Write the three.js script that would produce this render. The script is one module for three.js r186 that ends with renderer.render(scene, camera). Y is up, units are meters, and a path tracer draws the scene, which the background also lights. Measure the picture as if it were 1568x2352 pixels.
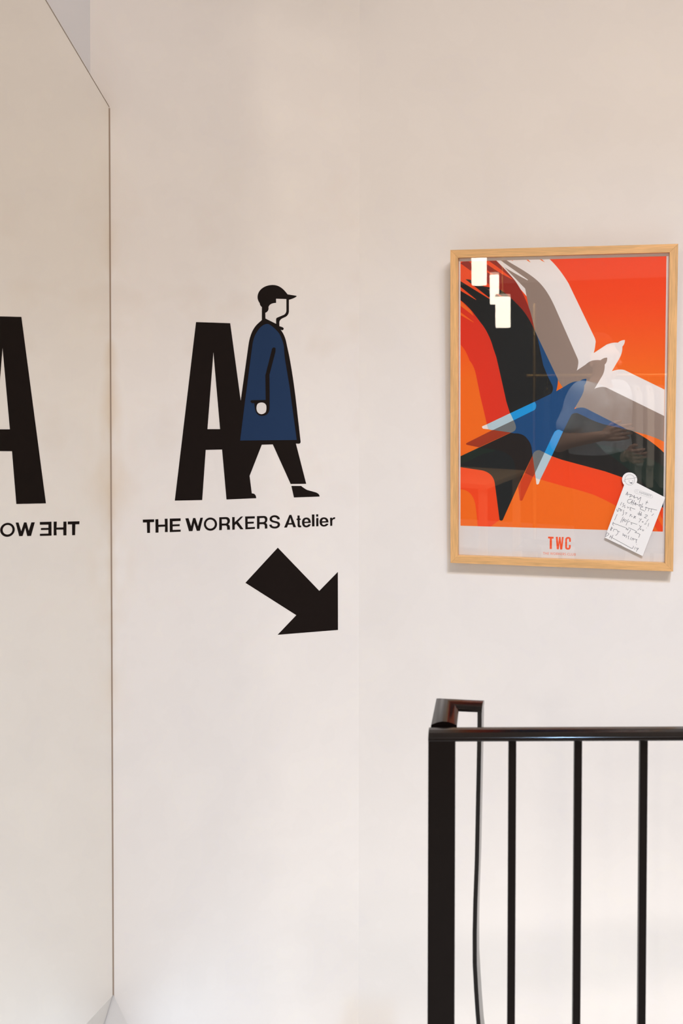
import * as THREE from 'three';
import { RectAreaLightUniformsLib } from 'three/addons/lights/RectAreaLightUniformsLib.js';
import { RoundedBoxGeometry } from 'three/addons/geometries/RoundedBoxGeometry.js';
import { mergeGeometries, toCreasedNormals } from 'three/addons/utils/BufferGeometryUtils.js';
import { MarchingCubes } from 'three/addons/objects/MarchingCubes.js';
import { createNoise3D } from 'simplex-noise';

// ---------------------------------------------------------------- camera, exposure, lights
const scene = new THREE.Scene();
scene.background = new THREE.Color(0x000000);
const renderer = new THREE.WebGLRenderer();
renderer.toneMapping = THREE.LinearToneMapping;
renderer.toneMappingExposure = 0.985;
renderer.shadowMap.enabled = true;
RectAreaLightUniformsLib.init();

const FOCAL = 1773.28, W = 1568, H = 2352;
const camera = new THREE.PerspectiveCamera(2 * Math.atan(H / 2 / FOCAL) * 180 / Math.PI, W / H, 0.05, 40);
camera.position.set(0, 1.4, 0);
camera.rotation.set(-0.01768, 0, 0.00387, 'ZXY');
camera.setViewOffset(W, H, W / 2 - 1090.34, H / 2 - 980.85, W, H);   // a shifted lens, as in an architectural view
camera.focus = 2.0;
camera.userData.fStop = 5;

const LIGHT = {
  spot: { at: [0.42, 2.84, -0.05], to: [0.34, -0.2, -1.35], color: [0.56, 0.85, 1.22], power: 6.3, cone: 0.80, blend: 0.9 },
  step: { color: [0.6, 0.85, 1.1], power: 0.7, size: 0.6 },
  shop: { at: [-0.15, 2.84, -0.75], to: [-0.10, 1.15, 0.42], color: [1.0, 0.95, 0.9], power: 19, cone: 0.5, blend: 0.8 },
  panel: { color: [1.0, 0.885, 0.80], power: 60, size: 1.4, depth: 0.4, at: [0.71, 0.96] },
  stair: { color: [1.0, 0.99, 0.96], power: 8.2, size: 1.5 },
  pendant: { color: [1.0, 0.88, 0.72], glow: 14, power: 0.44 },
};

// ---------------------------------------------------------------- helpers
const rand = (() => { let s = 12345; return () => { s = (s * 1664525 + 1013904223) >>> 0; return s / 4294967296; }; })();
const noise3 = createNoise3D(rand);
const lin = (r, g, b) => new THREE.Color().setRGB(r, g, b);
const used = {};
function numbered(name) { const k = (used[name] = (used[name] ?? -1) + 1); return k ? name + '_' + String(k).padStart(3, '0') : name; }
function thing(name, label, category, [x, y, z] = [0, 0, 0], turn = 0, group) {
  const o = new THREE.Group(); o.name = numbered(name); o.position.set(x, y, z); o.rotation.y = turn;
  o.userData = { label, category }; if (group) o.userData.group = group;
  scene.add(o); return o;
}
function part(name, geometry, material, parent, label) {
  const m = new THREE.Mesh(geometry, material); m.name = name; m.castShadow = m.receiveShadow = true;
  if (label) m.userData.label = label;
  parent.add(m); return m;
}
function struct(name, geometry, material, parent = scene) {
  const m = part(name, geometry, material, parent); if (parent === scene) m.userData.kind = 'structure'; return m;
}
const box = (w, h, d, x = 0, y = 0, z = 0) => new THREE.BoxGeometry(w, h, d).translate(x, y, z);
const rbox = (w, h, d, r, x = 0, y = 0, z = 0) => new RoundedBoxGeometry(w, h, d, 3, r).translate(x, y, z);
// a prism over a plan polygon [[x, z], ...] from y0 to y1, uv in metres
function prism(plan, y0, y1) {
  const s = new THREE.Shape(plan.map(([x, z]) => new THREE.Vector2(x, -z)));
  const g = new THREE.ExtrudeGeometry(s, { depth: y1 - y0, bevelEnabled: false });
  return g.rotateX(-Math.PI / 2).translate(0, y0, 0);
}
// path text in millimetres to THREE.Shape in metres
function trace(text, to = new THREE.Shape(), k = 0.001) {
  const t = text.split(' '); let i = 0; const n = () => k * parseFloat(t[i++]);
  while (i < t.length) {
    const c = t[i++];
    if (c === 'M') to.moveTo(n(), n()); else if (c === 'L') to.lineTo(n(), n());
    else if (c === 'Q') to.quadraticCurveTo(n(), n(), n(), n()); else if (c === 'C') to.bezierCurveTo(n(), n(), n(), n(), n(), n());
  }
  return to;
}
function shapeOf(text, holes = []) { const s = trace(text); for (const h of holes) s.holes.push(trace(h, new THREE.Path())); return s; }
const vinyl = (text, holes, z0 = 0, depth = 0.0003) => new THREE.ExtrudeGeometry(shapeOf(text, holes), { depth, bevelEnabled: false, curveSegments: 14 }).translate(0, 0, z0);
function drawOn(ctx, text, X, Y) {   // the same path text on a canvas
  const t = text.split(' '); let i = 0; const p = () => { const a = parseFloat(t[i++]), b = parseFloat(t[i++]); return [X(a), Y(b)]; };
  ctx.beginPath();
  while (i < t.length) {
    const c = t[i++];
    if (c === 'M') ctx.moveTo(...p()); else if (c === 'L') ctx.lineTo(...p());
    else if (c === 'Q') ctx.quadraticCurveTo(...p(), ...p()); else if (c === 'C') ctx.bezierCurveTo(...p(), ...p(), ...p()); else ctx.closePath();
  }
}
function canvasTexture(c) {
  const t = new THREE.CanvasTexture(c); t.colorSpace = THREE.SRGBColorSpace; t.magFilter = THREE.LinearFilter; t.anisotropy = 8; return t;
}
function dataTexture(w, h, f, srgb) {   // f(u, v) -> [r, g, b] in 0..255
  const d = new Uint8Array(w * h * 4);
  for (let y = 0; y < h; y++) for (let x = 0; x < w; x++) { const [r, g, b] = f(x / w, y / h), i = 4 * (y * w + x); d[i] = r; d[i + 1] = g; d[i + 2] = b; d[i + 3] = 255; }
  const t = new THREE.DataTexture(d, w, h); t.magFilter = THREE.LinearFilter; t.wrapS = t.wrapT = THREE.MirroredRepeatWrapping;
  if (srgb) t.colorSpace = THREE.SRGBColorSpace; t.needsUpdate = true; return t;
}
const std = (color, roughness, more = {}) => new THREE.MeshStandardMaterial({ color, roughness, ...more });
// uv from local position: s across, t up, in metres
function uvBy(g, f) {
  const p = g.attributes.position, uv = new Float32Array(p.count * 2);
  for (let i = 0; i < p.count; i++) { const [a, b] = f(p.getX(i), p.getY(i), p.getZ(i)); uv[2 * i] = a; uv[2 * i + 1] = b; }
  g.setAttribute('uv', new THREE.BufferAttribute(uv, 2)); return g;
}

// ---------------------------------------------------------------- the place in plan, metres
const AT = 0.26121, BT = 0.16093;                                  // how far the two wall faces are turned
const dA = [Math.cos(AT), -Math.sin(AT)], nA = [Math.sin(AT), Math.cos(AT)];
const dB = [Math.cos(BT), Math.sin(BT)], nB = [-Math.sin(BT), Math.cos(BT)];
const add = (p, d, k) => [p[0] + d[0] * k, p[1] + d[1] * k];
const CORNER = [-0.2966, -1.9818], SEAM = add(CORNER, dA, -0.58616);
const dM = [0.2316, 0.9728], nM = [0.9728, -0.2316];               // along the mirror, out of the mirror
const MIRROR_OFF = 0.0405;
const NIB0 = add(SEAM, nM, -MIRROR_OFF), NIB1 = add(NIB0, dM, 0.95);
const CEIL = 3.5, LOW = -2.4, RIGHT = 3.2, LEFT = -3.2, BACK = 3.2;
const BEND = add(CORNER, dB, (RIGHT - CORNER[0]) / dB[0]);
const onB = (x) => CORNER[1] + (x - CORNER[0]) / dB[0] * dB[1];
const wellZ = -1.197, wellX = 2.6, wellE = [-0.335, wellZ];

// ---------------------------------------------------------------- materials of the setting
const fbm = (x, y, z, n = 4) => { let s = 0, a = 1, k = 1; for (let i = 0; i < n; i++) { s += a * noise3(x * k, y * k, z + i * 7); a *= 0.5; k *= 2; } return s; };
const plasterBump = dataTexture(512, 512, (u, v) => { const h = 128 + 34 * fbm(u * 9, v * 9, 1, 5) + 14 * fbm(u * 60, v * 60, 5, 2); return [h, h, h]; });
const plasterTone = dataTexture(256, 256, (u, v) => { const n = 1.6 * fbm(u * 4, v * 4, 3, 4); return [240 + n, 236 + n, 233 + n * 0.8]; }, true);
for (const t of [plasterBump, plasterTone]) t.repeat.set(0.8, 0.8);
const plaster = std(0xffffff, 0.85, { map: plasterTone, bumpMap: plasterBump, bumpScale: 0.0012 });
// the sign wall carries rubbed, yellowed marks along the mirror's edge
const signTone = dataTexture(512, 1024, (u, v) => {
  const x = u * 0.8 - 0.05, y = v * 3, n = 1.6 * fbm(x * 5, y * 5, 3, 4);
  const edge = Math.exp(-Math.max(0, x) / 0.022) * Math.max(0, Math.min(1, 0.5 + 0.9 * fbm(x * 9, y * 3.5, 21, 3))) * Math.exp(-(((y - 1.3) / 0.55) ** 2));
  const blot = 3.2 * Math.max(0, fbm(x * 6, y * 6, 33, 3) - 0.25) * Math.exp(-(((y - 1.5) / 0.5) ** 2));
  if (x < 0.0012 && y < 2.113) return [172, 152, 136];   // shade of the open joint, painted in behind the mirror's edge
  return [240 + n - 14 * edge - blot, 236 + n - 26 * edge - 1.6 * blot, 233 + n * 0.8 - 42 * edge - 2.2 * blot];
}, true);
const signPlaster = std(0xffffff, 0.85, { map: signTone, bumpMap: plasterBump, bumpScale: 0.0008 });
const coolPaint = std(lin(0.88, 0.90, 0.95), 0.85, { bumpMap: plasterBump, bumpScale: 0.001 });
const greyPaint = std(lin(0.66, 0.655, 0.65), 0.6);
const darkPanel = std(lin(0.02, 0.019, 0.018), 0.7);
const shopPaint = std(lin(0.34, 0.31, 0.28), 0.85);
const steel = new THREE.MeshPhysicalMaterial({ color: lin(0.005, 0.003, 0.0025), roughness: 0.16, specularIntensity: 0.65 });
const steelMatt = new THREE.MeshPhysicalMaterial({ color: lin(0.006, 0.0035, 0.0027), roughness: 0.35, specularIntensity: 0.28 });
const brass = std(lin(0.62, 0.42, 0.16), 0.3, { metalness: 1 });
const blackMetal = std(lin(0.02, 0.02, 0.02), 0.4, { metalness: 0.6 });

const emblemPaths = {
  black: 'M 191.3 1619.2 L 270.5 1619.1 L 294.9 1429.5 L 313.6 1567.9 C 316.4 1588.1 322.8 1607.0 335.3 1619.8 L 345.3 1629.4 L 345.4 1661.7 Q 340.6 1665.3 340.4 1671.0 Q 335.4 1677.4 335.1 1685.2 C 335.1 1703.9 352.1 1716.5 371.7 1717.4 C 390.0 1718.0 399.9 1705.4 407.5 1695.6 L 428.8 1693.0 L 429.4 1691.3 Q 421.1 1685.4 410.6 1682.3 L 410.6 1655.0 Q 410.6 1644.8 402.7 1639.5 L 394.2 1635.2 Q 388.0 1631.5 387.4 1625.1 L 387.4 1615.8 L 395.6 1613.1 Q 398.7 1610.9 397.6 1608.0 Q 395.3 1605.0 393.0 1606.1 L 390.5 1607.1 Q 399.8 1594.9 403.5 1579.0 L 407.7 1558.8 C 414.6 1529.7 422.5 1474.4 427.4 1433.4 L 439.1 1327.8 Q 439.6 1322.0 433.9 1322.0 L 427.6 1322.3 L 452.9 1220.5 L 414.7 1220.9 L 371.4 1320.6 L 345.0 1320.2 L 315.7 1242.9 L 320.9 1199.3 Q 330.7 1199.4 331.5 1187.2 L 261.0 1185.7 L 250.9 1308.8 L 212.9 1308.3 L 204.5 1185.7 L 141.7 1185.9 Z',
  counter: 'M 231.2 1546.9 L 246.3 1359.0 L 217.0 1359.0 Z',
  facehole: 'M 379.6 1683.6 L 404.4 1683.8 L 404.4 1656.2 Q 404.4 1648.3 398.4 1644.3 L 382.9 1637.1 Q 379.5 1635.8 379.5 1632.0 L 379.5 1621.3 L 354.0 1633.4 L 353.7 1647.6 Q 362.7 1651.7 361.3 1662.3 Q 364.7 1672.3 379.6 1673.2 Z',
  shoe: 'M 416.4 1215.9 L 440.5 1215.4 Q 448.3 1208.5 455.5 1204.8 L 477.1 1198.1 Q 485.9 1194.3 486.1 1187.5 L 422.7 1186.7 Z',
  coat: 'M 357.6 1620.3 C 347.8 1619.4 337.5 1608.9 329.2 1591.4 Q 324.1 1579.7 322.5 1563.8 C 317.1 1524.8 311.5 1475.7 305.7 1432.4 L 293.4 1330.7 L 429.6 1331.4 L 419.6 1407.0 L 412.0 1465.5 L 402.1 1526.6 Q 398.7 1548.3 398.7 1564.3 Q 395.6 1581.7 387.1 1597.5 Q 377.3 1610.2 364.6 1618.5 Q 361.0 1620.7 357.6 1620.3 Z',
  arm: 'M 369.6 1558.4 Q 373.0 1565.1 378.3 1560.3 L 378.1 1552.2 L 363.4 1493.9 L 363.9 1447.4 L 363.9 1414.0 Q 363.9 1391.9 344.8 1391.9 Q 328.1 1391.8 327.3 1423.1 L 322.6 1423.0 Q 317.9 1425.3 318.1 1428.2 Q 319.8 1431.1 322.6 1430.5 L 354.4 1431.4 L 353.6 1492.2 Z',
  hand: 'M 337.9 1423.4 Q 332.3 1421.1 332.3 1410.4 Q 332.8 1399.4 341.2 1396.5 Q 347.6 1394.5 354.1 1400.9 Q 356.9 1406.7 355.8 1416.9 Q 353.3 1424.7 344.9 1424.9 Q 340.7 1424.9 337.9 1423.4 Z',
};
const lettersData = [
  ['M 69.6 1142.1 L 94.9 1142.1 L 94.9 1135.4 L 85.7 1135.3 L 85.6 1109.6 L 79.2 1109.7 L 78.6 1135.1 L 69.9 1135.2 Z'],
  ['M 97.8 1142.0 L 104.4 1142.1 L 104.6 1128.6 L 119.2 1128.6 L 118.6 1142.6 L 125.3 1142.6 L 125.5 1110.3 L 119.1 1110.3 L 119.5 1123.6 L 104.8 1123.4 L 104.7 1109.7 L 98.0 1109.7 Z'],
  ['M 130.1 1142.6 L 154.9 1142.5 L 154.9 1136.1 L 136.6 1135.9 L 136.7 1128.2 L 152.8 1128.3 L 152.8 1123.7 L 136.7 1123.6 L 136.8 1114.9 L 154.9 1114.9 L 154.9 1110.0 L 130.1 1109.9 Z'],
  ['M 165.6 1142.1 L 172.9 1142.2 L 178.7 1122.8 L 183.3 1142.2 L 188.5 1142.4 L 194.6 1122.0 L 200.1 1142.4 L 206.2 1142.5 L 198.9 1110.7 L 191.8 1110.7 L 186.1 1129.9 L 181.9 1110.5 L 173.9 1110.5 Z'],
  ['M 208.2 1126.6 C 208.2 1135.5 215.1 1142.5 223.5 1142.2 C 232.0 1141.9 238.9 1134.5 238.9 1125.6 C 238.9 1116.6 231.9 1109.6 223.5 1109.9 C 215.0 1110.2 208.2 1117.7 208.2 1126.6 Z', 'M 213.1 1126.6 C 213.1 1132.7 217.7 1137.6 223.4 1137.4 C 229.0 1137.2 233.6 1132.1 233.6 1125.9 C 233.6 1119.7 229.0 1114.9 223.3 1115.1 C 217.7 1115.3 213.1 1120.4 213.1 1126.6 Z'],
  ['M 243.9 1142.3 L 259.8 1142.3 C 266.9 1141.9 269.2 1137.1 269.0 1132.6 C 268.9 1127.2 266.4 1125.8 264.5 1124.5 Q 268.5 1122.3 268.8 1117.8 L 269.2 1111.0 L 262.6 1110.9 L 262.1 1117.5 Q 261.6 1121.7 257.4 1121.6 L 250.4 1121.6 L 249.9 1110.7 L 243.8 1110.6 Z', 'M 249.8 1137.4 L 259.0 1137.4 Q 262.9 1136.4 262.9 1131.5 Q 262.6 1126.6 258.2 1126.4 L 250.1 1126.7 Z'],
  ['M 274.2 1141.9 L 280.2 1141.8 L 280.3 1129.0 L 294.7 1142.4 L 300.4 1142.4 L 288.2 1129.7 L 301.1 1110.9 L 294.0 1110.8 L 283.6 1124.7 L 280.5 1121.7 L 280.3 1110.6 L 274.5 1110.5 Z'],
  ['M 304.9 1142.4 L 328.0 1142.2 L 328.0 1136.9 L 310.9 1136.9 L 310.9 1128.8 L 325.6 1128.8 L 325.6 1124.3 L 311.1 1124.1 L 311.2 1115.2 L 328.3 1115.6 L 328.2 1110.8 L 305.5 1110.4 Z'],
  ['M 333.2 1142.4 L 349.7 1142.3 C 356.1 1142.0 358.5 1137.6 358.2 1133.4 C 358.0 1127.6 355.6 1126.0 353.7 1124.9 Q 357.7 1122.8 357.9 1118.4 L 358.0 1110.9 L 352.1 1110.6 L 351.9 1117.8 Q 351.3 1121.6 347.3 1121.8 L 339.3 1121.9 L 338.9 1110.6 L 333.2 1110.4 Z', 'M 339.3 1137.2 L 348.9 1137.4 Q 352.6 1136.6 352.4 1131.9 Q 352.1 1126.9 347.3 1126.9 L 339.3 1126.9 Z'],
  ['M 388.5 1133.3 L 382.7 1132.3 C 381.4 1140.0 369.5 1140.4 369.1 1134.4 C 369.1 1131.4 371.4 1130.5 376.2 1129.0 C 383.5 1127.3 388.8 1125.7 388.8 1119.4 C 388.5 1112.7 381.9 1109.6 375.9 1110.0 C 369.0 1110.4 363.3 1113.6 362.5 1119.9 L 368.2 1120.4 C 368.8 1116.0 373.0 1114.6 376.5 1114.8 C 380.4 1115.0 383.0 1116.6 383.0 1119.2 C 383.0 1122.3 379.8 1123.2 374.6 1124.5 C 367.4 1126.4 363.7 1128.6 363.5 1134.4 C 363.7 1140.2 369.8 1143.7 375.9 1143.4 C 382.7 1143.0 387.6 1139.2 388.5 1133.3 Z'],
  ['M 411.6 1143.0 L 416.5 1143.0 L 427.9 1111.7 L 421.4 1111.6 L 418.9 1118.5 L 408.3 1118.6 L 405.7 1111.6 L 398.6 1111.5 Z', 'M 413.9 1135.8 L 417.1 1122.5 L 410.0 1122.5 Z'],
  ['M 431.4 1140.9 L 436.6 1140.9 L 436.8 1133.1 L 439.2 1133.0 L 439.2 1129.5 L 436.9 1129.6 L 437.1 1116.6 Q 437.3 1115.2 440.5 1115.1 L 440.5 1111.1 Q 431.9 1109.5 431.7 1115.9 L 431.5 1129.4 L 429.1 1129.5 L 429.1 1133.0 L 431.4 1133.1 Z'],
  ['M 464.4 1121.1 C 464.4 1130.0 460.3 1135.1 452.9 1135.1 C 445.5 1135.0 442.2 1129.9 442.4 1122.6 C 442.5 1114.7 447.1 1110.3 453.4 1110.3 C 459.5 1110.2 463.6 1114.0 464.1 1117.9 L 458.2 1117.7 Q 456.2 1114.6 453.2 1114.7 C 449.9 1114.8 448.6 1117.4 448.6 1121.1 Z', 'M 448.6 1124.5 C 448.9 1128.8 450.4 1130.8 453.2 1130.7 C 456.2 1130.6 457.8 1128.6 458.2 1124.7 Z'],
  ['M 466.9 1142.5 L 473.2 1142.5 L 473.5 1112.1 L 467.4 1112.0 Z'],
  ['M 477.7 1133.0 L 483.2 1133.0 L 483.3 1112.1 L 477.7 1112.0 Z', null, 'M 477.5 1142.5 L 482.7 1142.5 L 482.7 1136.6 L 477.7 1136.6 Z'],
  ['M 508.3 1120.9 C 508.3 1129.4 504.1 1134.1 496.6 1134.2 C 489.1 1134.1 485.8 1129.3 486.0 1122.4 C 486.2 1114.9 490.8 1110.8 497.1 1110.7 C 503.3 1110.7 507.5 1114.2 508.0 1117.9 L 502.0 1117.7 Q 500.0 1114.8 497.0 1114.9 C 493.6 1115.0 492.3 1117.4 492.3 1120.9 Z', 'M 492.3 1124.1 C 492.6 1128.3 494.1 1130.1 497.0 1130.0 C 500.0 1129.9 501.6 1128.0 502.0 1124.3 Z'],
  ['M 512.2 1132.6 L 517.4 1132.8 L 517.7 1130.4 Q 520.2 1134.1 525.2 1133.6 L 524.7 1129.0 Q 518.5 1129.5 518.0 1124.1 L 517.9 1112.2 L 512.7 1111.8 Z'],
];
const arrowPath = 'M 383.3 1061.6 L 485.5 947.2 L 532.0 993.3 L 532.5 844.2 L 382.8 842.3 L 428.5 888.8 L 305.4 977.4 Z';
const posterData = [
  ['white', 'M 221.6 9.8 C 239.3 26.1 254.9 47.8 267.0 67.7 L 327.5 192.6 Q 333.9 203.8 332.1 211.5 Q 331.2 223.5 328.2 234.1 L 358.2 214.2 Q 372.0 208.4 384.4 210.0 Q 391.4 203.7 400.8 203.8 Q 401.1 213.3 395.1 219.3 Q 395.9 232.4 389.3 246.0 L 371.3 277.5 Q 387.9 270.8 401.1 274.8 L 493.9 320.8 L 494.1 389.3 L 303.5 338.8 L 181.0 113.4 L 92.2 10.1 Z'],
  ['gray', 'M 102.7 9.7 L 117.7 10.0 C 142.2 25.6 171.9 40.9 194.6 62.0 C 212.0 78.7 223.4 98.6 233.9 121.1 L 289.9 246.5 Q 292.8 252.5 291.5 261.1 Q 290.6 269.7 288.1 275.8 L 309.4 261.5 Q 318.2 252.6 329.7 251.3 Q 337.7 250.3 344.2 251.3 Q 351.3 245.2 359.9 245.2 Q 360.4 256.2 354.2 261.6 Q 355.0 276.7 348.8 288.2 L 330.7 319.2 Q 347.7 312.0 359.3 316.6 L 494.2 383.3 L 494.2 444.0 L 480.3 437.7 Q 457.1 427.3 424.7 421.1 L 304.0 390.8 L 190.3 217.4 L 163.4 78.6 L 107.2 20.5 Z'],
  ['white', 'M 92.2 10.1 L 102.7 9.3 Q 137.0 34.1 170.3 57.7 L 168.5 58.7 Q 137.0 41.9 105.4 21.8 Z'],
  ['blue', 'M 188.3 181.0 L 192.7 191.4 L 241.1 291.6 Q 244.3 296.5 243.3 304.3 Q 242.2 316.5 239.6 325.5 L 263.4 311.6 Q 279.2 300.5 295.1 301.2 Q 303.2 295.3 311.4 295.5 Q 311.8 305.1 306.0 311.5 Q 307.5 322.4 300.1 337.1 L 282.8 368.4 Q 298.6 361.4 311.2 366.5 L 413.2 418.3 L 352.1 414.7 L 287.1 425.8 L 239.1 496.4 L 183.0 485.1 L 129.7 427.6 L 133.1 383.4 L 182.2 339.3 L 208.2 304.3 L 195.4 205.3 Z'],
  ['darkwing', 'M 5.2 57.4 L 16.8 54.1 Q 22.2 52.6 34.7 56.4 L 63.1 71.6 L 100.3 78.3 C 121.5 91.7 139.1 109.3 156.7 128.6 C 170.7 146.1 180.4 163.6 189.2 184.4 Q 195.4 198.3 196.3 208.8 L 208.0 262.6 L 216.8 284.7 L 230.5 312.1 Q 234.4 321.7 227.5 331.3 L 187.5 351.0 L 127.8 379.4 L 118.8 351.3 L 100.9 272.3 L 93.7 242.5 L 86.5 221.9 Q 81.2 201.8 72.2 185.1 Q 65.1 171.0 56.2 160.4 L 34.8 132.1 Q 20.5 115.3 5.2 103.7 Z'],
  ['darkred', 'M 5.2 14.6 L 13.2 9.2 L 93.0 10.1 Q 121.3 38.1 138.9 59.2 Q 154.7 81.9 163.5 102.8 Q 174.1 125.4 179.4 146.2 L 188.3 181.3 C 180.4 163.6 170.7 146.1 156.7 128.6 C 139.1 109.3 121.5 91.7 100.3 78.9 L 75.5 66.6 L 34.7 36.2 Z'],
  ['orange', 'M 5.2 15.5 L 34.7 35.8 L 63.1 59.4 L 34.7 56.4 Q 22.2 52.6 16.8 54.1 L 5.2 49.5 Z'],
  ['orange', 'M 24.8 10.7 L 57.7 11.0 L 70.2 31.8 L 86.1 44.2 L 79.0 42.4 Z'],
  ['orange', 'M 59.5 10.4 L 75.4 10.7 Q 107.2 32.6 135.4 57.4 Q 100.2 41.1 59.5 10.4 Z'],
  ['orange', 'M 5.2 48.6 L 18.6 54.3 L 78.3 100.5 L 75.6 101.4 L 5.2 57.7 Z'],
  ['orange', 'M 33.8 56.0 L 63.1 73.3 L 109.2 97.0 L 107.4 98.4 L 75.6 80.5 Z'],
  ['orange', 'M 5.2 71.3 L 44.5 103.1 L 42.8 103.4 L 5.2 80.9 Z'],
  ['red', 'M 5.2 103.7 Q 20.5 115.3 34.8 132.1 L 56.2 160.4 Q 65.1 171.0 72.2 185.1 Q 81.2 201.8 86.5 221.9 L 93.7 242.5 L 100.9 272.3 L 118.8 351.3 L 127.8 379.4 L 70.9 406.4 L 65.5 383.4 L 54.7 339.2 L 43.9 286.3 Q 38.5 262.1 27.7 251.0 Q 18.7 225.0 5.2 211.7 Z'],
  ['orange2', 'M 5.2 104.4 L 31.2 129.5 L 38.3 142.7 L 5.2 117.7 Z'],
  ['orange2', 'M 5.2 132.8 L 38.7 157.8 L 36.6 157.7 L 5.2 139.8 Z'],
  ['cyan', 'M 128.3 379.1 L 187.5 351.0 Q 192.4 356.7 191.4 361.6 Q 191.1 369.4 185.9 372.0 L 136.7 396.4 Z'],
  ['pale', 'M 70.9 406.8 L 128.3 379.1 L 136.7 396.4 L 85.3 421.3 L 74.5 418.8 Z'],
  ['white', 'M 70.9 406.8 L 74.5 419.1 L 61.6 417.7 Q 56.6 413.3 60.2 411.3 Z'],
  ['steel', 'M 136.7 396.4 L 84.9 421.3 L 128.9 426.9 Q 142.1 423.9 142.6 413.7 Q 142.0 406.3 136.7 396.4 Z'],
  ['brick', 'M 85.3 420.6 L 129.7 426.5 L 51.3 463.7 L 21.6 458.0 Q 16.1 455.9 22.5 452.5 Z'],
  ['nearblack', 'M 5.3 486.5 L 129.7 427.0 L 138.6 428.3 Q 159.8 427.2 170.4 441.5 Q 179.3 451.6 181.1 464.3 L 183.3 481.9 L 148.0 556.9 L 110.9 641.7 Q 107.0 645.7 102.9 641.9 L 91.0 552.8 Q 87.3 526.1 58.6 520.4 L 5.3 513.4 Z'],
  ['teal', 'M 5.3 486.5 L 51.3 464.4 L 80.0 467.5 Q 126.4 470.4 137.5 496.8 Q 142.1 510.9 142.9 525.0 L 147.5 555.1 L 110.9 641.7 Q 107.0 645.7 102.9 641.9 L 91.0 552.8 Q 87.3 526.1 58.6 520.4 L 5.3 513.4 Z'],
  ['green', 'M 5.3 486.5 L 51.3 464.4 L 80.0 467.5 Q 97.9 468.7 87.2 474.2 Q 58.5 478.2 40.5 490.9 L 5.3 505.9 Z'],
  ['brick', 'M 183.3 481.9 L 189.7 525.9 L 184.6 533.8 L 164.7 524.6 Z'],
  ['rust', 'M 164.7 524.6 L 184.6 533.8 L 159.1 591.8 Q 155.6 594.6 152.6 592.0 L 148.5 558.3 Z'],
  ['steel', 'M 183.3 480.5 Q 188.2 467.7 200.4 468.4 L 212.7 474.4 L 189.5 524.8 Z'],
  ['redlow', 'M 229.9 482.5 L 254.3 490.9 L 358.0 517.3 L 397.6 530.5 L 493.7 595.4 L 494.6 659.5 L 470.2 660.3 Q 425.9 623.3 379.3 597.1 Q 357.3 585.0 329.4 573.8 Q 296.9 563.7 262.1 556.1 L 200.9 539.4 Z'],
  ['redlow', 'M 189.7 525.9 L 184.6 533.8 L 192.0 537.2 Z'],
  ['orange2', 'M 474.7 615.3 L 481.3 607.9 L 494.2 630.0 L 494.4 647.4 Z'],
  ['orange2', 'M 459.8 634.5 L 465.6 629.1 L 483.7 659.1 L 475.3 659.4 Z'],
  ['char', 'M 256.8 422.6 L 276.4 381.9 Q 283.2 375.7 291.9 378.3 L 310.5 386.8 Q 329.8 397.6 355.1 404.6 L 416.6 417.8 Q 457.2 434.2 496.1 471.4 L 497.1 602.3 L 397.6 530.5 L 358.0 517.3 L 254.3 490.9 L 229.9 482.5 Z'],
  ['green', 'M 332.0 452.5 Q 373.0 456.0 415.5 467.5 Q 457.8 480.6 495.7 503.2 L 497.0 591.9 L 448.5 544.6 Q 407.5 502.2 332.0 452.5 Z'],
  ['navy', 'M 486.2 595.6 L 496.9 585.0 L 497.1 603.1 Z'],
  ['pale', 'M 212.4 474.4 L 229.9 482.5 L 202.3 540.7 L 191.2 536.8 L 189.5 524.5 Z'],
  ['white', 'M 191.2 536.8 L 202.3 540.7 L 199.2 550.4 Q 195.7 554.1 193.0 551.5 Z'],
  ['cyan', 'M 212.4 474.4 L 235.1 425.0 Q 240.3 417.9 248.1 418.2 L 256.8 422.6 L 229.9 482.5 Z'],
  ['redlow', 'M 5.3 513.4 L 58.6 520.4 Q 87.3 526.1 91.0 552.8 L 102.9 641.9 L 80.5 660.2 L 48.9 661.1 L 44.0 614.8 Q 38.8 569.7 5.3 568.7 Z'],
  ['orange2', 'M 129.2 9.6 L 132.0 9.7 L 134.1 12.2 Z'],
  ['orange2', 'M 165.7 9.7 L 170.0 9.4 L 176.1 16.4 L 172.7 14.8 Z'],
  ['orange2', 'M 197.8 9.8 L 202.6 9.5 L 210.3 16.7 L 206.5 15.1 Z'],
];
const twcData = [
  'M 222.3 679.7 L 235.7 679.8 L 235.7 684.4 L 231.7 684.4 L 231.6 710.0 L 226.4 710.0 L 226.5 684.4 L 222.5 684.3 Z',
  'M 241.1 679.6 L 245.8 679.4 L 247.1 698.1 L 248.9 679.9 L 252.6 679.7 L 254.7 698.5 L 255.6 679.7 L 260.0 679.5 L 256.8 710.2 L 251.9 710.4 L 250.5 693.9 L 248.4 710.2 L 243.7 710.1 Z',
  'M 277.6 690.8 L 273.3 690.6 L 273.2 685.3 Q 273.2 683.2 270.8 683.2 Q 268.4 683.3 268.4 685.8 L 268.3 703.5 Q 268.3 706.0 270.7 706.0 Q 273.0 706.1 273.1 703.6 L 273.1 698.4 L 277.3 698.4 L 277.1 704.3 Q 276.6 710.0 270.6 710.2 Q 264.0 710.2 264.0 704.3 L 264.1 685.2 Q 264.6 679.4 271.0 679.1 Q 277.5 679.1 277.5 684.8 Z',
];
const clubData = [
  [209.99, 724.34],
  [290.14, 723.71],
  [209.95, 718.58],
];
const artData = [
  [5.2, 10.23],
  [493.91, 9.62],
  [5.32, 659.43],
  [494.89, 658.74],
];
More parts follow.
